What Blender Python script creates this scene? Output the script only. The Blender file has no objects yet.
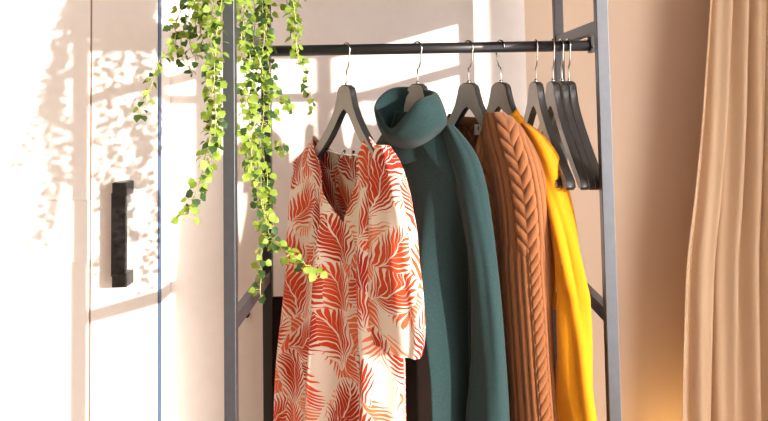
import bpy, math, random
import numpy as np
from mathutils import Matrix, Vector

random.seed(4)
rng = np.random.default_rng(7)
SC = bpy.context.scene
COL = SC.collection

# ------------------------------------------------------------------ camera
CZ = 1.45                      # eye height
F = 772.0
PITCH, ROLL = math.radians(3.3), math.radians(-1.0)
RM = Matrix.Rotation(math.pi / 2 + PITCH, 3, 'X') @ Matrix.Rotation(ROLL, 3, 'Z')
vy = RM.transposed() @ Vector((0, 1, 0))
PPX = 398 - F * vy.x / -vy.z
PPY = 98 + F * vy.y / -vy.z
cd = bpy.data.cameras.new('camera')
cam = bpy.data.objects.new('camera', cd); COL.objects.link(cam)
cam.matrix_world = Matrix.Translation((0, 0, CZ)) @ RM.to_4x4()
cd.sensor_width = 36; cd.lens = F / 768 * 36
cd.shift_x = (384 - PPX) / 768; cd.shift_y = (PPY - 210.5) / 768
cd.clip_start = 0.02
SC.camera = cam

# ------------------------------------------------------------------ light
w = bpy.data.worlds.new('world'); SC.world = w; w.use_nodes = True
bg = w.node_tree.nodes['Background']
bg.inputs[0].default_value = (1.0, 0.93, 0.885, 1); bg.inputs[1].default_value = 6.8
SUN = Vector((-0.97, 1.0, -0.25)).normalized()
sl = bpy.data.lights.new('sun', 'SUN'); so = bpy.data.objects.new('sun', sl); COL.objects.link(so)
so.rotation_euler = SUN.to_track_quat('-Z', 'Y').to_euler(); so.location = (3, -3, 3)
sl.energy = 7.0; sl.color = (1.0, 0.93, 0.82); sl.angle = math.radians(0.8)
pl_ = bpy.data.lights.new('warm_glow_fill', 'POINT'); po_ = bpy.data.objects.new('warm_glow_fill', pl_); COL.objects.link(po_)  # added point light for the orange wall glow; no fixture stands there
po_.location = (.80, 2.22, .42); pl_.energy = 1.3; pl_.color = (1.0, .62, .22); pl_.shadow_soft_size = .10
SC.view_settings.view_transform = 'Standard'; SC.view_settings.look = 'None'
SC.view_settings.gamma = 1.0; SC.view_settings.exposure = 0.0
SC.view_settings.use_curve_mapping = False
try:
    SC.cycles.max_bounces = 8; SC.cycles.diffuse_bounces = 5
except Exception: pass

def P(px, py, Y):
    """the point of the place seen at that pixel, at depth Y"""
    d = RM @ Vector(((px - PPX) / F, -(py - PPY) / F, -1))
    t = Y / d.y
    return Vector((d.x * t, Y, CZ + d.z * t))

# ------------------------------------------------------------------ helpers
def mesh_obj(name, verts, faces, mat, parent=None, smooth=True, uvs=None):
    me = bpy.data.meshes.new(name)
    me.from_pydata([tuple(map(float, v)) for v in verts], [], [tuple(f) for f in faces])
    if uvs is not None:
        ul = me.uv_layers.new(name='UVMap')
        vi = np.zeros(len(me.loops), dtype=np.int32); me.loops.foreach_get('vertex_index', vi)
        ul.data.foreach_set('uv', np.asarray(uvs, dtype=np.float32)[vi].ravel())
    if smooth: me.polygons.foreach_set('use_smooth', [True] * len(me.polygons))
    if mat: me.materials.append(mat)
    me.update()
    o = bpy.data.objects.new(name, me); COL.objects.link(o)
    if parent is not None:
        o.parent = parent
        if parent.parent is not None: o.matrix_parent_inverse = (parent.parent.matrix_basis @ parent.matrix_basis).inverted() if False else Matrix.Identity(4)
    return o

def fixn(o):
    import bmesh
    bm = bmesh.new(); bm.from_mesh(o.data); bmesh.ops.recalc_face_normals(bm, faces=bm.faces); bm.to_mesh(o.data); bm.free()
    return o

def bevel(o, wd=0.002, seg=2):
    m = o.modifiers.new('bevel', 'BEVEL'); m.width = wd; m.segments = seg; m.limit_method = 'ANGLE'
    return o

def tag(o, label=None, cat=None, group=None, kind=None):
    if label: o['label'] = label
    if cat: o['category'] = cat
    if group: o['group'] = group
    if kind: o['kind'] = kind
    return o

def empty(name, loc=(0, 0, 0)):
    o = bpy.data.objects.new(name, None); COL.objects.link(o); o.location = loc; o.empty_display_size = 0.05
    return o

class MB:
    def __init__(s): s.v = []; s.f = []
    def add(s, v, f):
        n = len(s.v); s.v += [tuple(p) for p in v]; s.f += [tuple(i + n for i in q) for q in f]
    def box(s, x0, x1, y0, y1, z0, z1):
        v = [(x, y, z) for x in (x0, x1) for y in (y0, y1) for z in (z0, z1)]
        s.add(v, [(0, 1, 3, 2), (4, 6, 7, 5), (0, 4, 5, 1), (2, 3, 7, 6), (0, 2, 6, 4), (1, 5, 7, 3)])
    def tube(s, pts, r, n=10, caps=True, square=False):
        pts = [Vector(p) for p in pts]; rs = r if hasattr(r, '__len__') else [r] * len(pts)
        V = []; ref = None
        for i, p in enumerate(pts):
            t = (pts[min(i + 1, len(pts) - 1)] - pts[max(i - 1, 0)]).normalized()
            if ref is None:
                ref = Vector((0, 0, 1)) if abs(t.z) < .9 else Vector((1, 0, 0))
            a = (ref - t * ref.dot(t)).normalized(); b = t.cross(a); ref = a
            for k in range(n):
                q = 2 * math.pi * (k + .5) / n
                V.append(p + (a * math.cos(q) + b * math.sin(q)) * rs[i])
        Fc = []
        for i in range(len(pts) - 1):
            for k in range(n):
                k2 = (k + 1) % n
                Fc.append((i * n + k, i * n + k2, (i + 1) * n + k2, (i + 1) * n + k))
        if caps:
            Fc.append(tuple(range(n))[::-1]); Fc.append(tuple((len(pts) - 1) * n + k for k in range(n)))
        s.add(V, Fc)
    def build(s, name, mat, parent=None, smooth=False, bev=None):
        off = Vector((0, 0, 0))
        if parent is not None:
            off = parent.location.copy()
            if parent.parent is not None: off += parent.parent.location
        v = [(p[0] - off.x, p[1] - off.y, p[2] - off.z) for p in s.v]
        o = mesh_obj(name, v, s.f, mat, parent, smooth); fixn(o)
        if bev: bevel(o, bev)
        return o

def ci(x, xs, ys):
    """smooth (monotone-ish cubic) interpolation"""
    xs = np.asarray(xs, float); ys = np.asarray(ys, float); x = np.clip(np.asarray(x, float), xs[0], xs[-1])
    m = np.gradient(ys, xs)
    i = np.clip(np.searchsorted(xs, x) - 1, 0, len(xs) - 2)
    h = xs[i + 1] - xs[i]; t = (x - xs[i]) / h
    return ((2 * t**3 - 3 * t**2 + 1) * ys[i] + (t**3 - 2 * t**2 + t) * h * m[i] + (-2 * t**3 + 3 * t**2) * ys[i + 1] + (t**3 - t**2) * h * m[i + 1])

# ------------------------------------------------------------------ materials
def mat(name, col, rough=0.6, metal=0.0, sheen=0.0, noise=None, bump=None, sub=None, spec=None, coat=0):
    """noise=(scale, amount) varies the colour a little, bump=(scale, strength, distance)"""
    m = bpy.data.materials.new(name); m.use_nodes = True
    nt = m.node_tree; b = nt.nodes['Principled BSDF']
    b.inputs['Base Color'].default_value = (*col, 1); b.inputs['Roughness'].default_value = rough
    b.inputs['Metallic'].default_value = metal
    if spec is not None: b.inputs['Specular IOR Level'].default_value = spec
    if sheen: b.inputs['Sheen Weight'].default_value = sheen; b.inputs['Sheen Roughness'].default_value = 0.5
    if coat: b.inputs['Coat Weight'].default_value = coat; b.inputs['Coat Roughness'].default_value = .2
    tc = nt.nodes.new('ShaderNodeTexCoord')
    sc, am = noise or (30, .04)
    n = nt.nodes.new('ShaderNodeTexNoise'); n.inputs['Scale'].default_value = sc; n.inputs['Detail'].default_value = 4
    nt.links.new(tc.outputs['Object'], n.inputs['Vector'])
    mx = nt.nodes.new('ShaderNodeMix'); mx.data_type = 'RGBA'
    mx.inputs[6].default_value = (*[c * (1 - am) for c in col], 1); mx.inputs[7].default_value = (*[min(1, c * (1 + am)) for c in col], 1)
    nt.links.new(n.outputs['Fac'], mx.inputs[0]); nt.links.new(mx.outputs[2], b.inputs['Base Color'])
    if bump:
        n2 = nt.nodes.new('ShaderNodeTexNoise'); n2.inputs['Scale'].default_value = bump[0]; n2.inputs['Detail'].default_value = 5
        nt.links.new(tc.outputs['Object'], n2.inputs['Vector'])
        bp = nt.nodes.new('ShaderNodeBump'); bp.inputs['Strength'].default_value = bump[1]; bp.inputs['Distance'].default_value = bump[2]
        nt.links.new(n2.outputs['Fac'], bp.inputs['Height']); nt.links.new(bp.outputs['Normal'], b.inputs['Normal'])
    return m

M_wall = mat('white_plaster', (.88, .83, .80), .9, bump=(180, .1, .001))
M_tan = mat('tan_wall', (.68, .53, .41), .9, noise=(2.5, .06), bump=(160, .1, .001))  # tan base colour for the walls at the right
M_cab = mat('white_lacquer', (.90, .87, .84), .45)
M_edge_shade = mat('edge_shade_blue', (.10, .16, .30), .7)  # dark blue paints the shadow along the cabinet's right edge
M_floor = mat('oak_floor', (.42, .27, .16), .5, noise=(6, .25))
M_ceil = mat('ceiling_paint', (.8, .78, .75), .9)
M_metal = mat('dark_grey_steel', (.10, .105, .12), .42, metal=.75, noise=(60, .15), bump=(400, .1, .0004))
M_rail = mat('black_steel', (.03, .028, .03), .35, metal=.5, noise=(60, .15))
M_handle = mat('blackened_metal', (.025, .022, .022), .38, metal=.3, noise=(90, .5), bump=(140, .35, .001))
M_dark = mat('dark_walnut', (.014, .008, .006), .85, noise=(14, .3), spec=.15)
M_hang = mat('charcoal_hanger_edge', (.018, .017, .017), .3, noise=(80, .15))
M_hface = mat('hanger_face_painted_gloss', (.36, .34, .31), .36, noise=(80, .12))  # black hanger faces coloured grey to carry the gloss of the sun
M_chrome = mat('chrome', (.6, .59, .57), .18, metal=1.0)
M_teal = mat('teal_wool', (.020, .043, .045), .95, sheen=.10, noise=(260, .35), bump=(420, .5, .002), spec=.1)
M_knit = mat('caramel_wool', (.25, .095, .036), .92, sheen=.15, noise=(300, .2), bump=(500, .5, .0012), spec=.15)
M_yellow = mat('mustard_wool', (.58, .225, .005), .9, sheen=.08, noise=(240, .1), bump=(450, .4, .0012), spec=.15)
M_curtain = mat('beige_curtain_linen', (.80, .63, .44), .95, noise=(220, .06), bump=(500, .4, .0008), spec=.1)
M_pot = mat('white_ceramic', (.75, .73, .7), .3)
M_stem = mat('vine_stem', (.40, .42, .12), .6)
M_card = mat('kraft_board', (.5, .36, .22), .8)
M_soil = mat('potting_soil', (.05, .03, .02), .95, noise=(90, .5))
M_tag = mat('cotton_label', (.75, .72, .68), .8)

def leaf_mat(name, col, tcol):
    m = mat(name, col, .5, noise=(70, .3)); nt = m.node_tree; b = nt.nodes['Principled BSDF']
    out = nt.nodes['Material Output']
    tr = nt.nodes.new('ShaderNodeBsdfTranslucent'); tr.inputs[0].default_value = (*tcol, 1)
    ms = nt.nodes.new('ShaderNodeMixShader'); ms.inputs[0].default_value = .35
    nt.links.new(b.outputs[0], ms.inputs[1]); nt.links.new(tr.outputs[0], ms.inputs[2]); nt.links.new(ms.outputs[0], out.inputs[0])
    return m
M_leaf = leaf_mat('lime_leaf', (.26, .38, .05), (.42, .56, .06))
M_leafd = leaf_mat('green_leaf', (.035, .085, .018), (.10, .20, .02))

# curtain lets some light through
nt = M_curtain.node_tree
tr = nt.nodes.new('ShaderNodeBsdfTranslucent'); tr.inputs[0].default_value = (.80, .55, .30, 1)
ms = nt.nodes.new('ShaderNodeMixShader'); ms.inputs[0].default_value = .3
nt.links.new(nt.nodes['Principled BSDF'].outputs[0], ms.inputs[1]); nt.links.new(tr.outputs[0], ms.inputs[2])
nt.links.new(ms.outputs[0], nt.nodes['Material Output'].inputs[0])

def palm_mat(name):
    """cream cloth printed with red and orange palm fronds"""
    m = bpy.data.materials.new(name); m.use_nodes = True; nt = m.node_tree; N = nt.nodes; L = nt.links
    b = N['Principled BSDF']; b.inputs['Roughness'].default_value = .85; b.inputs['Specular IOR Level'].default_value = .15
    uv = N.new('ShaderNodeUVMap')
    def val(x):
        v = N.new('ShaderNodeValue'); v.outputs[0].default_value = x; return v.outputs[0]
    def mt(op, a, c=None, d=None):
        n = N.new('ShaderNodeMath'); n.operation = op
        for i, q in enumerate((a, c, d)):
            if q is None: continue
            if isinstance(q, (int, float)): n.inputs[i].default_value = q
            else: L.new(q, n.inputs[i])
        return n.outputs[0]
    nz = N.new('ShaderNodeTexNoise'); nz.inputs['Scale'].default_value = 22; L.new(uv.outputs[0], nz.inputs['Vector'])
    nz2 = N.new('ShaderNodeTexNoise'); nz2.inputs['Scale'].default_value = 14; L.new(uv.outputs[0], nz2.inputs['Vector'])
    va = N.new('ShaderNodeVectorMath'); va.operation = 'MULTIPLY_ADD'; va.inputs[1].default_value = (.05, .05, 0)
    L.new(nz2.outputs['Color'], va.inputs[0]); L.new(uv.outputs[0], va.inputs[2]); duv = va.outputs[0]
    def layer(scale, off, seed, spread):
        mp = N.new('ShaderNodeMapping'); mp.inputs['Location'].default_value = off; mp.inputs['Scale'].default_value = (scale,) * 3
        L.new(duv, mp.inputs['Vector'])
        vo = N.new('ShaderNodeTexVoronoi'); vo.voronoi_dimensions = '2D'; vo.inputs['Scale'].default_value = 1; vo.inputs['Randomness'].default_value = .75
        L.new(mp.outputs[0], vo.inputs['Vector'])
        sb = N.new('ShaderNodeVectorMath'); sb.operation = 'SUBTRACT'; L.new(mp.outputs[0], sb.inputs[0]); L.new(vo.outputs['Position'], sb.inputs[1])
        sx = N.new('ShaderNodeSeparateXYZ'); L.new(sb.outputs[0], sx.inputs[0])
        sc = N.new('ShaderNodeSeparateColor'); L.new(vo.outputs['Color'], sc.inputs[0])
        ang = mt('MULTIPLY_ADD', sc.outputs[0], spread, seed)
        c, s = mt('COSINE', ang), mt('SINE', ang)
        x = mt('SUBTRACT', mt('MULTIPLY', sx.outputs[0], c), mt('MULTIPLY', sx.outputs[1], s))
        y = mt('ADD', mt('MULTIPLY', sx.outputs[0], s), mt('MULTIPLY', sx.outputs[1], c))
        x = mt('ADD', x, mt('MULTIPLY', mt('MULTIPLY', y, y), .35))       # curved midrib
        ax = mt('ABSOLUTE', x)
        # leaflets sweep up and outwards, broad at the midrib and pointed at the tip
        E = mt('ADD', mt('MULTIPLY', mt('MULTIPLY', ax, ax), 8.5), mt('MULTIPLY', mt('MULTIPLY', y, y), 2.9))
        ph = mt('SUBTRACT', mt('MULTIPLY', y, 7.5), mt('MULTIPLY', mt('POWER', ax, .75), 8.0))
        fr = mt('FRACT', ph); tri = mt('ABSOLUTE', mt('SUBTRACT', fr, .5))
        lim = mt('MULTIPLY_ADD', sc.outputs[1], .4, 1.0)
        q = mt('DIVIDE', E, lim)
        wid = mt('SUBTRACT', .47, mt('MULTIPLY', mt('POWER', mt('MAXIMUM', q, .0001), 1.3), .31))
        leafl = mt('LESS_THAN', tri, wid)
        rib = mt('GREATER_THAN', ax, .012)
        mask = mt('MULTIPLY', mt('MULTIPLY', leafl, mt('LESS_THAN', q, 1.35)), rib)
        return mask, sc.outputs[2], q
    m1, c1, q1 = layer(9.0, (1.9, 2.35, 0), -.9, 1.8)
    m2, c2, q2 = layer(8.5, (3.7, 5.35, 0), 2.2, 2.0)
    m2 = mt('MULTIPLY', m2, mt('GREATER_THAN', q1, 1.3))
    r = N.new('ShaderNodeValToRGB'); r.color_ramp.elements[0].color = (.36, .008, .008, 1); r.color_ramp.elements[1].color = (.74, .10, .03, 1)  # print reds; the crimson end also paints in the shaded folds
    L.new(mt('ADD', mt('MULTIPLY', c1, .7), mt('MULTIPLY', nz.outputs[0], .4)), r.inputs[0])
    r2 = N.new('ShaderNodeValToRGB'); r2.color_ramp.elements[0].color = (.72, .08, .03, 1); r2.color_ramp.elements[1].color = (.84, .28, .13, 1)
    L.new(c2, r2.inputs[0])
    a = N.new('ShaderNodeMix'); a.data_type = 'RGBA'; a.inputs[6].default_value = (.86, .75, .65, 1)
    L.new(m2, a.inputs[0]); L.new(r2.outputs[0], a.inputs[7])
    d = N.new('ShaderNodeMix'); d.data_type = 'RGBA'; L.new(m1, d.inputs[0]); L.new(a.outputs[2], d.inputs[6]); L.new(r.outputs[0], d.inputs[7])
    L.new(d.outputs[2], b.inputs['Base Color'])
    return m
M_palm = palm_mat('palm_print_cotton')

# ------------------------------------------------------------------ the room
YW = 2.36           # back wall
YC = 2.25           # cabinet fronts
XR = 1.25
def sbox(name, x0, x1, y0, y1, z0, z1, m):
    mb = MB(); mb.box(x0, x1, y0, y1, z0, z1); o = mb.build(name, m); tag(o, kind='structure'); return o
xs = P(527, 100, YW).x
sbox('wall_back', -2.2, xs, YW, YW + .1, 0, 2.8, M_wall)
sbox('wall_back_right', xs, XR + .1, YW, YW + .1, 0, 2.8, M_tan)
sbox('floor', -2.2, XR + .1, -1.6, YW + .1, -.08, 0, M_floor)
sbox('ceiling', -2.2, XR + .1, -1.6, YW + .1, 2.8, 2.88, M_ceil)
sbox('wall_right', XR, XR + .1, 1.36, YW, 0, 2.8, M_tan)
M_clay = mat('taupe_plaster', (.30, .25, .215), .9)
sbox('wall_left', -2.3, -2.2, -1.6, YW + .1, 0, 2.8, M_clay)
sbox('wall_front', -2.3, XR + .1, -1.7, -1.6, 0, 2.8, M_clay)
sbox('trim_sill', XR, XR + .1, -1.6, 1.36, 0, .12, M_wall)
sbox('trim_head', XR, XR + .1, -1.6, 1.36, 2.42, 2.8, M_wall)

# ------------------------------------------------------------------ built-in cabinet
cab = empty('wardrobe_cabinet', (-1.4, YC, 0))
tag(cab, 'tall white wardrobe cabinet with black bar handle at the left', 'cabinet')
xc = P(159.5, 200, YC).x
mb = MB(); mb.box(-2.15, xc, YC + .02, YW - .004, 0, 2.6); mb.build('carcass', M_cab, cab)
mb = MB(); mb.box(xc - .005, xc - .0005, YC + .001, YC + .0195, 0, 2.6); mb.build('edge_shade_strip', M_edge_shade, cab)
xd = P(90, 200, YC).x
def door(x0, x1, z0, z1, y):
    mb = MB(); mb.box(x0, x1, y, YC + .02, z0, z1)
    return mb.build('door', M_cab, cab, bev=.0015)
z200 = P(80, 200, YC).z; z262 = P(80, 262, YC).z
door(-2.15, xd - .003, z200, 2.6, YC)
door(-2.15, xd - .003, z262, z200, YC - .010)
door(-2.15, xd - .003, .08, z262, YC)
d4 = door(xd + .003, xc - .006, .08, 2.6, YC)
mb = MB(); mb.box(xd - .003, xd + .003, YC + .004, YC + .019, z200, 2.6); mb.box(xd - .003, xd + .003, YC + .004, YC + .019, .08, z262)
mb.build('door_gap', mat('brown_gap', (.33, .23, .17), .8), cab)
hz0 = P(118, 276, YC).z; hz1 = P(118, 187, YC).z; hx = P(119, 200, YC - .05).x
mb = MB(); mb.box(hx - .021, hx + .021, YC - .055, YC - .040, hz0 + .01, hz1 - .01)
h = mb.build('handle', M_handle, d4, bev=.002)
h['label'] = 'black bar handle'
mb = MB()
for z in (hz0, hz1):
    mb = MB(); mb.box(hx - .016, hx + .026, YC - .062, YC - .001, z - .019, z + .019); mb.build('handle_mount', M_handle, d4, bev=.003)

# ------------------------------------------------------------------ clothes rack
YF, YR, YM = 1.67, 2.12, 1.90
XL = P(230, 100, YF).x; XRr = P(601, 20, YF).x
XLb = P(266.5, 100, YR).x; XRb = P(558, 20, YR).x
PW = .0128
rack = empty('clothes_rack', ((XL + XRr) / 2, (YF + YR) / 2, 0))
tag(rack, 'open dark steel clothes rack with square posts and a black hanging rail', 'clothes rack')
for x, y in ((XL, YF), (XRr, YF), (XLb, YR), (XRb, YR)):
    mb = MB(); mb.box(x - PW, x + PW, y - PW, y + PW, 0, CZ + .62); mb.build('post', M_metal if y == YF else M_rail, rack, bev=.0015)  # rear posts get the blacker steel as painted shade
zt = P(250, 38, 1.9).z; zt = CZ + (98 - 38) / F * 1.92 - .0
zl = CZ - (290 - 98) / F * 1.90
for x, xb in ((XL, XLb), (XRr, XRb)):
    for z, h_ in ((zt, .013), (zl, .016), (.25, .015)):
        mb = MB(); mb.box(min(x, xb) - .009, max(x, xb) + .009, YF + PW, YR - PW, z - h_, z + h_)
        mb.build('side_bar', M_metal, rack, bev=.001)
zr = P(420, 48.5, YM).z
mb = MB(); mb.tube([(XLb + .002, YM, zr), (XRb + .035, YM, zr)], .0135, 24); mb.build('hanging_rail', M_rail, rack, smooth=True)
for x, s in ((XLb - .004, 1), (XRb + .034, -1)):
    mb = MB(); mb.box(x - .005, x + .005, YM - .018, YM + .018, zr - .018, zt + .016)
    mb.tube([(x, YM - .024, zr - .004), (x + s * .004, YM + .024, zr - .004)], .004, 8)
    mb.build('rail_bracket', M_rail, rack, bev=.001)
zs_ = CZ + .292
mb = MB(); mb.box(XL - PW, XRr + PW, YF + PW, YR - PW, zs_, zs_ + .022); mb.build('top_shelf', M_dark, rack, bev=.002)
mb = MB(); mb.box(XLb + PW, XRb - PW, YR - .01, YR + .006, zs_ - .002, zs_ + .20); mb.build('shelf_shade_board', M_dark, rack, bev=.002)  # unseen board added above the shelf to shade the top of the wall
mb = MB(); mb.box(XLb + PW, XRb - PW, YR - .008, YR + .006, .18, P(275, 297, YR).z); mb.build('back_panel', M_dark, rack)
mb = MB()
for a in ((XL, XRr, YF), (XLb, XRb, YR)):
    mb = MB(); mb.box(a[0] + PW, a[1] - PW, a[2] - .01, a[2] + .01, .2, .225); mb.build('cross_bar', M_metal, rack)
q = P(248, 314, YW); mb = MB(); mb.tube([(q.x, YW - .018, q.z), (q.x, YW + .001, q.z)], .007, 14); tag(mb.build('wall_peg', M_rail), 'small dark round peg in the white wall between the two left posts', 'peg')

# ------------------------------------------------------------------ hangers
class Plane:
    """upright plane a garment hangs in: origin on the rail, u runs from the wall side to the near side"""
    def __init__(s, px, deg):
        s.o = P(px, 48, YM); t = math.radians(deg); s.d = Vector((math.cos(t), -math.sin(t), 0)); s.n = Vector((-math.sin(t), -math.cos(t), 0))
        s.o.z = zr
    def uz(s, px, py, off=0):
        r = RM @ Vector(((px - PPX) / F, -(py - PPY) / F, -1)); o = s.o + s.n * off
        c = Vector((0, 0, CZ)); t = (o - c).dot(s.n) / r.dot(s.n); q = c + r * t
        return (q - o).dot(s.d), q.z
    def pt(s, u, z, n=0): return Vector((s.o.x, s.o.y, 0)) + s.d * u + s.n * n + Vector((0, 0, z))

HA = .090           # rail axis to hanger apex
def hanger_outline():
    up = [(.0, .004), (.014, .003), (.021, -.001), (.0255, -.009), (.029, -.022), (.037, -.045), (.054, -.072), (.080, -.101), (.112, -.130), (.145, -.156), (.178, -.180), (.203, -.196)]
    tip = [(.214, -.206), (.217, -.217), (.211, -.224), (.200, -.222)]
    lo = [(.172, -.204), (.138, -.181), (.104, -.155), (.072, -.127), (.046, -.100), (.026, -.076), (.012, -.063), (0, -.058)]
    r = [(u, z * (1 + .28 * u)) for u, z in up + tip + lo]
    return r + [(-u, z) for u, z in r[::-1][1:-1]]
def make_hanger(pl, label, clip=False, tilt=0.0, side=1):
    # side: which way the hook opens
    base = pl.pt(0, zr - HA)
    ob = empty('coat_hanger', base); tag(ob, label, 'hanger', None)
    ol = hanger_outline(); n = len(ol); V = []; Fc = []
    za = zr - HA
    # body: wide contoured board, thicker towards the shoulder ends and bowed a little to the front
    for k, (hf, ins) in enumerate(((-1, .0028), (-.72, 0), (.72, 0), (1, .0028))):
        for i, (u, z) in enumerate(ol):
            t = .0085 + .002 * min(1, abs(u) / .2); bow = .010 * (abs(u) / .21) ** 2
            nx = ol[(i + 1) % n]; pv = ol[i - 1]
            tu, tz = nx[0] - pv[0], nx[1] - pv[1]; l = math.hypot(tu, tz) or 1
            uu, zz = u - tz / l * -ins * -1, z + tu / l * -ins
            V.append(pl.pt(uu, za + zz, hf * t + bow))
    for k in range(3):
        for i in range(n):
            j = (i + 1) % n; Fc.append((k * n + i, k * n + j, (k + 1) * n + j, (k + 1) * n + i))
    half = (n + 2) // 2
    # faces front and back as strips between the upper and the lower edge
    m_ = 12 + 4 + 8       # one side count, upper 12, tip 4, lower 8
    for k in (0, 3):
        b = k * n
        def vid(i): return b + (i % n)
        a, c = 0, m_ - 1
        # right half
        i, j = 0, m_ - 1
        while j - i > 1:
            if j - i > 2: Fc.append((vid(i), vid(i + 1), vid(j - 1), vid(j)))
            else: Fc.append((vid(i), vid(i + 1), vid(j)))
            i += 1; j -= 1
        i, j = n, m_ - 1
        while i - j > 1:
            if i - j > 2: Fc.append((vid(i), vid(i - 1), vid(j + 1), vid(j)))
            else: Fc.append((vid(i), vid(i - 1), vid(j)))
            i -= 1; j += 1
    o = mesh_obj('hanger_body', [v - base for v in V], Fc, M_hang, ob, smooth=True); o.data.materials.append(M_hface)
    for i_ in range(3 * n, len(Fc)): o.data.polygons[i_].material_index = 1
    fixn(o)
    bpy_auto(o)
    # chrome hook over the rail
    pts = []; R = .0175
    pts.append(pl.pt(0, za - .012)); pts.append(pl.pt(0, za + .02)); pts.append(pl.pt(0, za + .040))
    c = zr + .0135 + .0022 - R + .001
    pts.append(pl.pt(side * .006, zr - .048)); pts.append(pl.pt(side * .0135, zr - .030))
    for a in range(-25, 196, 15):
        q = math.radians(a); pts.append(pl.pt(side * R * math.cos(q), c + R * math.sin(q)))
    mb = MB(); mb.tube(pts, .0021, 10); mb.build('hook', M_chrome, ob, smooth=True)
    mb = MB(); mb.tube([pl.pt(0, za + .001), pl.pt(0, za + .009)], .0045, 12); mb.build('ferrule', M_chrome, ob, smooth=True)
    if clip:
        mb = MB(); mb.tube([pl.pt(u, za - .155 - .012 * (1 - (u / .12) ** 2)) for u in np.linspace(-.105, .105, 17)], .0028, 10)
        for u in (-.018, .022): mb.tube([pl.pt(u, za - .157, -.004), pl.pt(u * 1.1, za - .176, .006)], .004, 8)
        mb.build('trouser_bar', M_chrome, ob, smooth=True)
    return ob
def bpy_auto(o, ang=40):
    me = o.data
    import bmesh
    bm = bmesh.new(); bm.from_mesh(me)
    for e in bm.edges:
        if len(e.link_faces) == 2 and e.calc_face_angle(0) > math.radians(ang): e.smooth = False
    bm.to_mesh(me); bm.free()

PD, PT, PK, PY = Plane(346, 54), Plane(417, 51), Plane(468, 51), Plane(500, 60)
make_hanger(PD, 'dark hanger with a chrome bar holding the palm-print dress', clip=True)
make_hanger(PT, 'hanger whose tip peeks out of the teal turtleneck collar')
make_hanger(PK, 'dark hanger holding the caramel cable-knit sweater', side=1)
make_hanger(PY, 'dark hanger holding the mustard yellow sweater', side=-1)
PE = [Plane(535, 79), Plane(552, 82), Plane(561, 83), Plane(568, 84)]
for p_, l_ in zip(PE, ('empty dark hanger just right of the mustard yellow sweater, apart from the bunch',
                       'empty dark hanger, leftmost of the bunch of three at the right rail end',
                       'empty dark hanger, middle one of the bunch of three at the right rail end',
                       'empty dark hanger nearest the right post, last on the rail')):
    make_hanger(p_, l_)['group'] = 'empty hangers at the right end of the rail'

# ------------------------------------------------------------------ garments
def arm_z(u, lift=.006):
    """top of the hanger arm below the apex, for |u|"""
    ol = hanger_outline()[:12]; us = [p[0] for p in ol]; zz = [p[1] for p in ol]
    return zr - HA + lift + np.interp(np.abs(u), us, zz)

def body(name, m, parent, pl, left, right, zbot, T, neck_front, neck_back, folds, nu=150, ns=150, disp=None, sw=.205, uvo=(0, 0), base=None, thick=.0022, off=0.0, lift=0.0):
    """left/right: [(z,u)] silhouettes (descending z). neck_*: f(u)->z or None above the shoulder line"""
    lz, lu = zip(*sorted(left)); rz, ru = zip(*sorted(right))
    V = []; UV = []
    tt = np.linspace(-1, 1, nu)
    cols = [(t, 1) for t in tt] + [(t, -1) for t in tt[::-1][1:-1]]
    S = np.linspace(0, 1, ns) ** 1.15
    for t, side in cols:
        # shoulder line at this column
        u0 = sw * t
        zs = float(arm_z(u0)) + lift
        nf = neck_front if side > 0 else neck_back
        zn = nf(u0)
        ztop = min(zs, zn) if zn is not None else zs
        z = ztop + (zbot - ztop) * S
        uL = ci(z, lz, lu); uR = ci(z, rz, ru)
        u = uL + (uR - uL) * (t + 1) / 2
        e = (1 - abs(t) ** 3.2) ** .6
        rise = np.sqrt(np.clip((zs - z) / .07, 0, 1) + .0001)
        Tz = T(z) if callable(T) else T
        n = side * Tz * e * rise * (1.0) + folds(t, z, side) * np.clip((zs - z) / .12, 0, 1) + off
        if disp is not None: n = n + side * disp(u, z, side)
        for k in range(ns):
            V.append(pl.pt(u[k], z[k], n[k])); UV.append((u[k] * (1 if side > 0 else -1) + uvo[0] + (0 if side > 0 else 3), z[k] + uvo[1]))
    nc = len(cols); Fc = []
    for c in range(nc):
        c2 = (c + 1) % nc
        for k in range(ns - 1): Fc.append((c * ns + k, c * ns + k + 1, c2 * ns + k + 1, c2 * ns + k))
    b = base or parent.location
    o = mesh_obj(name, [v - b for v in V], Fc, m, parent, True, UV)
    sm = o.modifiers.new('solid', 'SOLIDIFY'); sm.thickness = thick; sm.offset = 0
    return o

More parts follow.
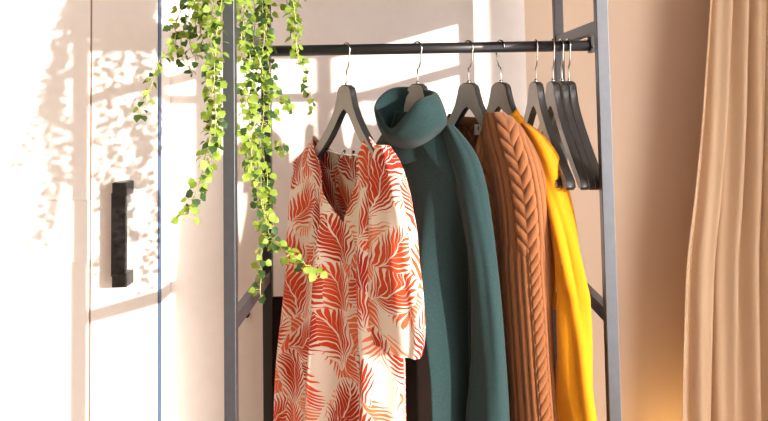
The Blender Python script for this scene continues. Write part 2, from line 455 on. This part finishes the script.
def tube(name, m, parent, pl, rows, off, folds=None, nr=180, nt_=72, disp=None, uvo=(0, 0), cap=True, noff=None, open_end=True):
    """rows: [(px,py of left edge),(px,py of right edge) ... as (py, xl, xr, halfdepth)] in the plane pushed forward by off"""
    Z = []; A = []; B = []; H = []; O = []
    for r in rows:
        py, xl, xr, hd = r[:4]; of = off + (r[4] if len(r) > 4 else 0)
        ul, z1 = pl.uz(xl, py, of); ur, z2 = pl.uz(xr, py, of)
        Z.append((z1 + z2) / 2); A.append(ul); B.append(ur); H.append(hd); O.append(of)
    Z = np.array(Z); idx = np.argsort(Z); Zs = Z[idx]; A = np.array(A)[idx]; B = np.array(B)[idx]; H = np.array(H)[idx]; O = np.array(O)[idx]
    z = np.linspace(Zs[-1], Zs[0], nr)
    a = ci(z, Zs, A); b = ci(z, Zs, B); hh = np.maximum(ci(z, Zs, H), .001); oo = ci(z, Zs, O)
    V = []; UV = []; th = np.linspace(0, 2 * np.pi, nt_ + 1)[:-1]
    for i in range(nr):
        c = (a[i] + b[i]) / 2; w_ = (b[i] - a[i]) / 2
        ct, st = np.cos(th), np.sin(th)
        u = c + w_ * np.sign(ct) * np.abs(ct) ** .85; n = oo[i] + hh[i] * np.sign(st) * np.abs(st) ** .8
        per = (w_ + hh[i]) * .5 * np.pi
        arc = (th - np.pi / 2 if True else th) / (2 * np.pi) * per * 2       # 0 at the front
        arc = np.where(arc > per, arc - 2 * per, arc)
        dd = np.zeros(nt_)
        if folds is not None: dd = dd + folds(th, z[i])
        if disp is not None: dd = dd + disp(arc, z[i], per)
        nl = np.hypot(ct / max(w_, .004), st / max(hh[i], .004)); nu_, nn_ = ct / max(w_, .004) / nl, st / max(hh[i], .004) / nl
        u = u + nu_ * dd; n = n + nn_ * dd
        for k in range(nt_):
            V.append(pl.pt(u[k], z[i], n[k])); UV.append((-arc[k] * 1.0 + uvo[0], z[i] + uvo[1]))
    Fc = []
    for i in range(nr - 1):
        for k in range(nt_):
            k2 = (k + 1) % nt_; Fc.append((i * nt_ + k, (i + 1) * nt_ + k, (i + 1) * nt_ + k2, i * nt_ + k2))
    if cap: Fc.append(tuple(range(nt_)))
    o = mesh_obj(name, [v - parent.location for v in V], Fc, m, parent, True, UV)
    sm = o.modifiers.new('solid', 'SOLIDIFY'); sm.thickness = .0025; sm.offset = -1
    return o

def sil(pl, pts, off=0): return [(z, u) for u, z in (pl.uz(x, y, off) for x, y in pts)]

# ---- palm print dress
dress = empty('dress', PD.pt(0, zr - HA - .15))
tag(dress, 'cream dress with red and orange palm-leaf print, V neck and short sleeve, on the rail', 'dress')
vb_u, vb_z = PD.uz(353, 224, .02)
u_l, z_l = PD.uz(323, 132, .004); u_r, z_r = PD.uz(369, 136, .004)
def dress_neck(u):
    if u_l < u < u_r:
        t = (vb_u - u) / (vb_u - u_l) if u < vb_u else (u - vb_u) / (u_r - vb_u)
        return vb_z + (float(arm_z(u_l if u < vb_u else u_r)) - vb_z) * t ** 1.08
    return None
def dress_back(u):
    if u_l < u < u_r:
        t = abs(u - (u_l + u_r) / 2) / ((u_r - u_l) / 2); return float(arm_z(u_l)) - .035 * (1 - t ** 3) - .012
    return None
lft = sil(PD, [(291, 150), (287, 190), (287, 225), (285, 270), (278, 330), (274, 380), (270, 470)], .01)
rgt = sil(PD, [(396, 160), (397, 200), (394, 260), (395, 320), (399, 360), (400, 400), (402, 470)], .01)
zmin = 0.55
def dfold(t, z, side):
    g = np.clip((zr - HA - .15 - z) / .25, 0, 1)
    f = (.008 + .008 * g) * np.sin(9 * t + 1.2 + 2.0 * (z - 1)) + .009 * np.sin(19 * t - .8 + 3 * z + 1.2 * np.sin(5 * z)) * g
    # wrap-over edge running down from the V
    f = f + (.016 * np.exp(-((t - .10 + .10 * (1.2 - z)) / .10) ** 2) - .010 * np.exp(-((t + .06) / .06) ** 2)) * np.clip((vb_z + .06 - z) / .1, 0, 1)
    return f * (1 if side > 0 else .4) 
body('bodice_and_skirt', M_palm, dress, PD, lft, rgt, zmin, lambda z: .028 + .02 * np.clip((1.25 - z) / .5, 0, 1), dress_neck, dress_back, dfold, nu=180, ns=170)
def dsf(th, z): return .0035 * np.sin(5 * th + 8 * z) + .002 * np.sin(9 * th - 14 * z)
tube('sleeve', M_palm, dress, PD, [(146, 378, 386, .006), (158, 376, 393, .014), (178, 373, 401, .020), (215, 372, 410, .024), (260, 373, 414, .026), (300, 374, 419, .027), (335, 376, 420.5, .028), (349, 380, 418, .028)],
     .014, dsf, uvo=(.7, .4))
tube('sleeve', M_palm, dress, PD, [(168, 304, 311, .005), (185, 301, 312, .010), (220, 299, 312, .016), (260, 294, 311, .020), (300, 288, 308, .022), (377, 281, 304, .024)],
     .004, dsf, uvo=(1.7, .1))
# ---- teal turtleneck
teal = empty('turtleneck_sweater', PT.pt(0, zr - HA - .15))
tag(teal, 'dark teal wool turtleneck sweater with a floppy collar, hanging beside the palm-print dress', 'sweater')
lft = sil(PT, [(366, 150), (373, 200), (390, 250), (420, 305), (438, 350), (446, 400), (448, 440), (449, 480)])
rgt = sil(PT, [(476, 158), (478, 190), (474, 230), (470, 290), (470, 400), (470, 480)])
def tneck(u): return float(arm_z(.04)) - .02 if abs(u) < .05 else None
def tfold(t, z, side):
    g = np.clip((zr - HA - .20 - z) / .30, 0, 1) ** 1.3
    return g * (.050 * np.exp(-((t - .40) / .16) ** 2) - .085 * np.exp(-((t - .80) / .13) ** 2) - .035 / (1 + np.exp((t - .0) / .08)) + .006 * np.sin(7 * t)) * (1 if side > 0 else .3)
body('torso', M_teal, teal, PT, lft, rgt, .62, .040, tneck, tneck, tfold, lift=.014, nu=200, ns=140, thick=.004)
def tsf(th, z): return .0015 * np.sin(4 * th + 7 * z) + .0008 * np.sin(7 * th - 9 * z + 1)
tube('sleeve', M_teal, teal, PT, [(126, 444, 452, .006), (138, 446, 462, .014), (155, 451, 473, .021), (180, 459, 481, .025), (215, 466, 487, .025), (260, 473, 493, .024), (310, 475, 498.5, .024), (360, 475, 502, .025), (421, 471, 504.5, .030), (470, 471, 505, .030)],
     .006, tsf, uvo=(0, 0))
tube('sleeve', M_teal, teal, PT, [(128, 388, 393, .006), (160, 372, 388, .02), (220, 372, 390, .024), (300, 376, 392, .024), (421, 378, 394, .024)],
     .0, tsf)
# collar: rings from neck base up to the rim, over the edge and down inside
def ring(pts, off=None):
    r = [P(x, y, Y) for x, y, Y in pts]; n = 64; r.append(r[0]); cum = [0]
    for i in range(1, len(r)): cum.append(cum[-1] + (r[i] - r[i - 1]).length)
    m = len(r) - 1; out = []
    for k in range(n):
        d = k / n * m; i = int(d); t = d - i
        p0, p1, p2, p3 = r[(i - 1) % m], r[i % m], r[(i + 1) % m], r[(i + 2) % m]
        out.append(.5 * ((2 * p1) + (p2 - p0) * t + (2 * p0 - 5 * p1 + 4 * p2 - p3) * t * t + (3 * p1 - p0 - 3 * p2 + p3) * t ** 3))
    return out
# order: left, bottom-left, near lip low, near lip mid, near lip right, right, back right, back, back left
R_base = ring([(384, 138, 1.93), (392, 146, 1.90), (406, 150, 1.87), (422, 147, 1.85), (436, 139, 1.84), (446, 130, 1.84), (438, 120, 1.88), (415, 116, 1.95), (395, 124, 1.95)])
R_mid = ring([(377, 120, 1.92), (384, 136, 1.86), (400, 143, 1.81), (419, 139, 1.78), (436, 128, 1.775), (447, 118, 1.795), (438, 107, 1.87), (415, 104, 1.95), (389, 108, 1.96)])
R_up = ring([(374.5, 107, 1.92), (380, 126, 1.855), (393, 136, 1.80), (410, 127, 1.765), (428, 112, 1.755), (441, 102, 1.79), (435, 95, 1.86), (412, 90, 1.93), (388, 92, 1.955)])
R_rim = ring([(375.5, 105, 1.92), (381, 122, 1.858), (392, 131, 1.805), (405, 119, 1.77), (420, 101, 1.76), (436, 94, 1.80), (430, 90, 1.86), (412, 87, 1.92), (391, 89, 1.95)])
R_in = ring([(377.5, 106, 1.92), (383, 121, 1.87), (393, 129, 1.82), (404, 119, 1.785), (418, 104, 1.785), (431, 98, 1.81), (426, 95, 1.86), (410, 92, 1.91), (393, 94, 1.94)])
R_in2 = ring([(386, 124, 1.92), (391, 134, 1.89), (403, 139, 1.86), (418, 134, 1.84), (430, 126, 1.83), (436, 120, 1.84), (430, 116, 1.87), (412, 112, 1.92), (395, 118, 1.93)])
R_in3 = [p + Vector((0, 0, -.06)) for p in R_in2]
rings = [R_base, R_mid, R_up, R_rim, R_in, R_in2, R_in3]
dense = []
for i in range(len(rings) - 1):
    for s in range(6):
        t = s / 6; g = [rings[max(i - 1, 0)], rings[i], rings[i + 1], rings[min(i + 2, len(rings) - 1)]]
        dense.append([.5 * ((2 * g[1][k]) + (g[2][k] - g[0][k]) * t + (2 * g[0][k] - 5 * g[1][k] + 4 * g[2][k] - g[3][k]) * t * t + (3 * g[1][k] - g[0][k] - 3 * g[2][k] + g[3][k]) * t ** 3) for k in range(64)])
dense.append(rings[-1])
V = [p - teal.location for r_ in dense for p in r_]; Fc = []
for i in range(len(dense) - 1):
    for k in range(64): Fc.append((i * 64 + k, i * 64 + (k + 1) % 64, (i + 1) * 64 + (k + 1) % 64, (i + 1) * 64 + k))
o = mesh_obj('collar', V, Fc, M_teal, teal)

# ---- caramel cable knit
def bump_(x, w_): return np.clip(1 - (x / w_) ** 2, 0, 1) ** .5
def cable(a, s, wid=.030, ribp=.0125, cx=0.0):
    """a across, s along (metres): horseshoe cable in the middle, ribs on both sides"""
    x = a - cx; ax = np.abs(x)
    # chevron strands
    ph = (s * 1.0 - ax * 1.35) / .031
    fr = ph - np.floor(ph)
    ch = np.sqrt(np.clip(1 - ((fr - .5) / .5) ** 2, 0, 1)) * np.clip((wid - ax) / .006, 0, 1) * (.75 + .25 * np.clip(ax / .01, 0, 1))
    r = np.abs(np.sin(np.pi * (ax - wid) / ribp)) ** .7 * (ax > wid)
    return .0088 * ch + .0048 * r
def rope(a, s, cx, wid=.011, p=.042):
    x = a - cx
    ph = (s / p * 1.0 + x / wid * .38); fr = ph * 2 - np.floor(ph * 2)
    return .0055 * np.sqrt(np.clip(1 - ((fr - .5) / .5) ** 2, 0, 1)) * np.clip((wid - np.abs(x)) / .004, 0, 1)
knit = empty('cable_knit_sweater', PK.pt(0, zr - HA - .15))
tag(knit, 'caramel brown cable-knit sweater hanging between the teal and the yellow sweaters', 'sweater')
lft = sil(PK, [(412, 145), (424, 200), (456, 300), (470, 421), (470, 480)])
rgt = sil(PK, [(531, 150), (530, 190), (524, 240), (518, 300), (518, 421), (518, 480)])
def kneck(u):
    if abs(u) < .075: return float(arm_z(.075)) - .13 * (1 - (u / .075) ** 4) ** .5
    return None
def kneckb(u):
    if abs(u) < .075: return float(arm_z(.075)) - .012 * (1 - (u / .075) ** 2) ** .5
    return None
def kdisp(u, z, side): return cable(np.mod(u + .1, .14) - .07, z)
body('torso', M_knit, knit, PK, lft, rgt, .72, .036, kneck, kneckb, lambda t, z, s: 0.006 * np.sin(6 * t + 1) * np.ones_like(z), nu=260, ns=200, disp=kdisp, thick=.004)
def kslv(arc, z, per):
    low = float(np.clip((1.13 - z) / .04, 0, 1))
    up = cable(arc, np.full_like(arc, z), .026, cx=-.030)
    lo = .0048 * np.abs(np.sin(np.pi * (arc) / .0125)) ** .7 * (np.abs(arc + .042) > .012) + rope(arc, z, -.042, .013, .05) * 1.3
    return up * (1 - low) + lo * low
tube('sleeve', M_knit, knit, PK, [(113, 488, 500, .008), (122, 487, 512, .018), (138, 489, 523, .028), (160, 494, 535, .034), (190, 500, 543, .037), (230, 505, 544, .034), (280, 508, 545, .031), (330, 512, 547, .029), (380, 515, 550, .028), (421, 517, 554, .028), (470, 518, 560, .030)],
     .010, None, nr=520, nt_=260, disp=kslv)
tube('sleeve', M_knit, knit, PK, [(125, 440, 446, .006), (160, 420, 436, .02), (220, 426, 442, .022), (300, 452, 464, .020), (421, 466, 478, .020)], -.004, None, disp=None)
# ribbed neckband
V = []; Fc = []; n1, n2 = 240, 14
for i in range(n1):
    th = 2 * math.pi * i / n1
    u = .078 * math.cos(th); n0 = .040 * math.sin(th)
    zn = float(arm_z(.072)) + .003 - (.127 * (1 - math.cos(th) ** 4) ** .5 if math.sin(th) > 0 else .010 * abs(math.sin(th)))
    rib = .0020 * math.sin(th * 44)
    for k in range(n2):
        q = math.pi * 2 * k / n2
        rr = .0055 * math.cos(q); hh = .013 * math.sin(q)
        dr = rr + (rib if math.cos(q) > -.2 else 0)
        V.append(PK.pt(u + dr * math.cos(th) - hh * .35 * math.cos(th), zn + hh, n0 + dr * math.sin(th) - hh * .35 * math.sin(th)) - knit.location)
for i in range(n1):
    for k in range(n2): Fc.append((i * n2 + k, i * n2 + (k + 1) % n2, ((i + 1) % n1) * n2 + (k + 1) % n2, ((i + 1) % n1) * n2 + k))
fixn(mesh_obj('neckband', V, Fc, M_knit, knit))
mb = MB(); a_, b_ = PK.pt(-.014, float(arm_z(.07)) - .014, -.034), PK.pt(.014, float(arm_z(.07)) - .04, -.034)
mb.add([PK.pt(-.014, a_.z, -.031), PK.pt(.014, a_.z, -.031), PK.pt(.014, b_.z, -.029), PK.pt(-.014, b_.z, -.029)], [(0, 1, 2, 3)])
o = mb.build('care_label', M_tag, knit); s_ = o.modifiers.new('s', 'SOLIDIFY'); s_.thickness = .0006; o['label'] = 'small white label inside the neck'

# ---- mustard yellow sweater
yel = empty('yellow_sweater', PY.pt(0, zr - HA - .15))
tag(yel, 'plain mustard yellow sweater, rightmost garment on the rail', 'sweater')
lft = sil(PY, [(470, 145), (474, 200), (480, 300), (482, 330)])
rgt = sil(PY, [(552, 155), (556, 190), (556, 250), (556, 307), (556, 330)])
def yneck(u): return float(arm_z(.06)) - .030 * (1 - (u / .06) ** 2) ** .5 if abs(u) < .06 else None
zyb = PY.uz(550, 307)[1]
body('torso', M_yellow, yel, PY, lft, rgt, zyb, .026, yneck, yneck, lambda t, z, s: .005 * np.sin(8 * t) * np.ones_like(z), nu=110, ns=90, thick=.004)
def ysf(th, z): return .0035 * np.sin(3 * th + 9 * z) + .0030 * np.sin(5 * th - 15 * z) + .003 * math.exp(-((z - 1.02) / .02) ** 2) * np.cos(2 * th)
tube('sleeve', M_yellow, yel, PY, [(124, 517, 527, .006), (130, 515, 536, .012), (142, 521, 546, .020), (160, 531, 555, .025), (195, 547, 562, .025), (240, 557, 572, .024), (290, 562, 581, .024), (340, 562, 586, .024), (380, 561, 589, .025), (421, 560, 594, .026), (470, 560, 596, .026)],
     .006, ysf)
V = []; Fc = []
for i in range(120):
    th = 2 * math.pi * i / 120; u = .062 * math.cos(th); n0 = .030 * math.sin(th); zn = float(arm_z(.06)) + .002 - (.028 * abs(math.sin(th)))
    for k in range(12):
        q = math.pi * 2 * k / 12; rr = .004 * math.cos(q); hh = .011 * math.sin(q)
        V.append(PY.pt(u + (rr - hh * .4) * math.cos(th), zn + hh, n0 + (rr - hh * .4) * math.sin(th)) - yel.location)
for i in range(120):
    for k in range(12): Fc.append((i * 12 + k, i * 12 + (k + 1) % 12, ((i + 1) % 120) * 12 + (k + 1) % 12, ((i + 1) % 120) * 12 + k))
fixn(mesh_obj('neckband', V, Fc, M_yellow, yel))

# ------------------------------------------------------------------ curtain
cur = empty('curtain', P(730, 200, 2.12)); cur.location.z = 0
tag(cur, 'floor-length beige linen curtain gathered in soft folds at the right edge', 'curtain')
zz = np.linspace(2.74, .02, 140); ncol = 260; V = []
Lz, Lx = zip(*sorted([(P(x, y, 2.1).z, P(x, y, 2.1).x) for x, y in ((713, -300), (713, 0), (709, 60), (704, 130), (697, 200), (690, 260), (687, 330), (685, 421), (683, 700))]))
for z in zz:
    xl = float(ci(z, Lz, Lx)); xr_ = XR - .03
    g = (2.74 - z) / 2.72
    for c in range(ncol):
        s = c / (ncol - 1); w_ = s + .03 * math.sin(3 * z + 6 * s) * s * (1 - s)
        ph = 2 * math.pi * (w_ * 7.2)
        amp = (.018 + .016 * g) * (.6 + .4 * math.sin(4.1 * s + .8)) * min(1, .25 + s * 6)
        dy = amp * (math.sin(ph) + .35 * math.sin(2.3 * ph + 2.2 * z + 1))
        dx = .008 * math.cos(ph * 1.0 + .6)
        V.append((xl + (xr_ - xl) * s + dx * min(1, s * 8) * (1 if s < .97 else 0), 2.12 + dy, z))
Fc = [(i * ncol + c, i * ncol + c + 1, (i + 1) * ncol + c + 1, (i + 1) * ncol + c) for i in range(139) for c in range(ncol - 1)]
o = mesh_obj('curtain_cloth', [Vector(v) - cur.location for v in V], Fc, M_curtain, cur); m_ = o.modifiers.new('s', 'SOLIDIFY'); m_.thickness = .0015

# ------------------------------------------------------------------ trailing plant
plant = empty('trailing_plant', (P(236, 0, 1.8).x, 1.8, zs_ + .023))
tag(plant, 'trailing green ivy-like plant spilling down over the left post of the rack', 'plant')
pc = plant.location
prof = [(.0, .0), (.062, .0), (.070, .01), (.083, .13), (.088, .135), (.088, .145), (.080, .145), (.076, .12)]
V = []; Fc = []
for r_, z in prof:
    for k in range(40): V.append((r_ * math.cos(k * math.pi / 20), r_ * math.sin(k * math.pi / 20), z))
for i in range(len(prof) - 1):
    for k in range(40): Fc.append((i * 40 + k, i * 40 + (k + 1) % 40, (i + 1) * 40 + (k + 1) % 40, (i + 1) * 40 + k))
fixn(mesh_obj('pot', V, Fc, M_pot, plant))
mb = MB(); mb.tube([pc + Vector((0, 0, .10)), pc + Vector((0, 0, .125))], .0765, 32); mb.build('soil', M_soil, plant)

def leaf(vv, ff, p, dirv, nrm, s):
    """small cupped leaf with three soft lobes"""
    d = dirv.normalized(); n = (nrm - d * nrm.dot(d)).normalized(); sd = d.cross(n)
    prof_ = [(0, 0), (.10, .30), (.28, .52), (.42, .40), (.58, .46), (.78, .24), (1.0, 0)]
    b = len(vv); k = len(prof_)
    for t, w_ in prof_:
        bend = -.22 * t * t
        for sgn in (-1, 0, 1):
            vv.append(p + d * (t * s) + sd * (sgn * w_ * s) + n * ((bend + (.22 * w_ if sgn else 0)) * s))
    for i in range(k - 1):
        for j in (0, 1):
            a = b + i * 3 + j; ff.append((a, a + 1, a + 4, a + 3))

def vine(pts, n_leaf, size=.0185, spread=.016, dark=.28, seed=0, start=None, stem_r=.0011):
    rd = random.Random(seed)
    pth = []
    if start is not None:
        s0 = Vector(start); first = P(*pts[0])
        pth += [s0, (s0 + first) / 2 + Vector((0, 0, .05))]
    pth += [P(*q) for q in pts]
    # resample
    out = []; m = len(pth)
    for i in range(m - 1):
        p0, p1, p2, p3 = pth[max(i - 1, 0)], pth[i], pth[i + 1], pth[min(i + 2, m - 1)]
        for s in range(8):
            t = s / 8; out.append(.5 * ((2 * p1) + (p2 - p0) * t + (2 * p0 - 5 * p1 + 4 * p2 - p3) * t * t + (3 * p1 - p0 - 3 * p2 + p3) * t ** 3))
    out.append(pth[-1])
    out = [p + Vector((rd.uniform(-1, 1), rd.uniform(-1, 1), rd.uniform(-1, 1))) * .0018 for p in out]
    mb = MB(); mb.tube(out, stem_r, 5)
    st = mb.build('vine', M_stem, plant, smooth=True)
    seglen = [0]
    for i in range(1, len(out)): seglen.append(seglen[-1] + (out[i] - out[i - 1]).length)
    groups = {0: ([], []), 1: ([], [])}; pet = MB()
    n_leaf = int(n_leaf * 1.7)
    for k in range(n_leaf):
        d = (k + rd.random()) / n_leaf * seglen[-1]
        i = max(1, next((j for j, s in enumerate(seglen) if s >= d), len(out) - 1)); t = (d - seglen[i - 1]) / max(1e-6, seglen[i] - seglen[i - 1])
        p = out[i - 1].lerp(out[i], t)
        a = rd.uniform(0, 2 * math.pi); o_ = Vector((math.cos(a), math.sin(a), rd.uniform(-.5, .35)))
        q = p + o_ * spread * rd.uniform(.25, 1)
        dv = (o_ + Vector((0, 0, -rd.uniform(.2, 1.0))))
        nr_ = Vector((rd.uniform(-.6, .9), rd.uniform(-1, .1), rd.uniform(.2, 1)))
        g = groups[1 if rd.random() < dark else 0]
        leaf(g[0], g[1], q, dv, nr_, size * rd.uniform(.65, 1.15))
        pet.tube([p, q], .0006, 4)
    off = plant.location
    for gi, (vv, ff) in groups.items():
        if vv: mesh_obj('foliage', [v - off for v in vv], ff, M_leafd if gi else M_leaf, st)
    pet.build('petioles', M_stem, st)
    return st
rim = lambda a: pc + Vector((.085 * math.cos(a), .085 * math.sin(a), .14))
V1 = 1.62
# left of the front post
vine([(216, -30, V1), (214, 0, V1), (208, 30, V1), (213, 60, V1), (212, 100, V1), (211, 130, V1), (206, 155, V1), (200, 180, V1), (192, 203, V1), (184, 220, V1)], 120, seed=1, start=rim(3.6))
vine([(206, -30, 1.66), (205, 0, 1.66), (200, 25, 1.66), (209, 60, 1.66), (215, 100, 1.66), (212, 140, 1.66)], 85, seed=2, dark=.35, start=rim(3.3))
vine([(222, -30, 1.60), (220, 10, 1.60), (216, 45, 1.60), (214, 80, 1.60), (216, 120, 1.6), (212, 160, 1.6)], 75, seed=3, start=rim(4.0))
vine([(196, -20, 1.66), (194, 0, 1.66), (196, 20, 1.66), (190, 42, 1.66), (196, 60, 1.66)], 42, seed=4, dark=.6, start=rim(3.0))
vine([(190, -25, 1.70), (183, 5, 1.70), (176, 25, 1.70), (174, 48, 1.70), (160, 60, 1.70), (152, 82, 1.70), (146, 100, 1.70), (140, 116, 1.70)], 46, seed=5, dark=.35, spread=.012, start=rim(2.9))
vine([(200, -25, 1.72), (190, 10, 1.72), (182, 35, 1.72), (183, 60, 1.72), (196, 74, 1.72)], 26, seed=6, dark=.75, spread=.012, start=rim(2.7))
# right of the front post
vine([(246, -30, 1.76), (247, 0, 1.76), (244, 30, 1.76), (250, 60, 1.76), (248, 95, 1.75), (250, 130, 1.74), (252, 165, 1.72), (262, 205, 1.70), (270, 235, 1.66), (287, 252, 1.60), (303, 262, 1.58), (319, 272, 1.57)], 120, seed=7, start=rim(5.2))
vine([(262, -30, 1.80), (262, 0, 1.80), (265, 30, 1.80), (262, 60, 1.79), (264, 90, 1.78), (262, 125, 1.78), (258, 160, 1.76), (262, 195, 1.76), (268, 225, 1.76)], 110, seed=8, dark=.3, start=rim(5.6))
vine([(254, -30, 1.83), (255, 20, 1.83), (252, 60, 1.83), (258, 100, 1.83), (262, 140, 1.83), (267, 180, 1.84), (263, 230, 1.84), (261, 265, 1.84), (260, 298, 1.84)], 85, seed=9, dark=.45, spread=.012, start=rim(.3))
vine([(240, -30, 1.72), (243, 20, 1.72), (241, 50, 1.72), (246, 90, 1.72), (244, 120, 1.72), (252, 150, 1.71), (249, 176, 1.71)], 75, seed=10, dark=.2, start=rim(5.0))
vine([(268, -30, 1.86), (266, 20, 1.86), (268, 60, 1.85), (270, 90, 1.84), (268, 120, 1.84)], 45, seed=15, dark=.6, start=rim(.1))
vine([(255, 50, 1.76), (268, 80, 1.76), (278, 94, 1.76), (286, 102, 1.76), (294, 110, 1.75)], 16, seed=11, dark=.5, spread=.007)
# over the rail
vine([(292, -30, 1.80), (293, 0, 1.80), (296, 20, 1.80), (296, 45, 1.80), (302, 66, 1.79), (309, 88, 1.79), (316, 112, 1.78)], 34, seed=12, spread=.010, dark=.1, start=rim(6.1))
vine([(300, -30, 1.82), (298, 0, 1.82), (293, 18, 1.82), (297, 45, 1.82), (299, 66, 1.82)], 34, seed=13, spread=.012, dark=.1, start=rim(6.2))
vine([(292, -30, 1.84), (287, 0, 1.84), (290, 12, 1.84), (296, 32, 1.84)], 22, seed=14, spread=.011, dark=.15, start=rim(.2))
vine([(262, 130, 1.78), (272, 150, 1.76), (281, 140, 1.76), (285, 155, 1.76)], 12, seed=16, dark=.2, spread=.006)
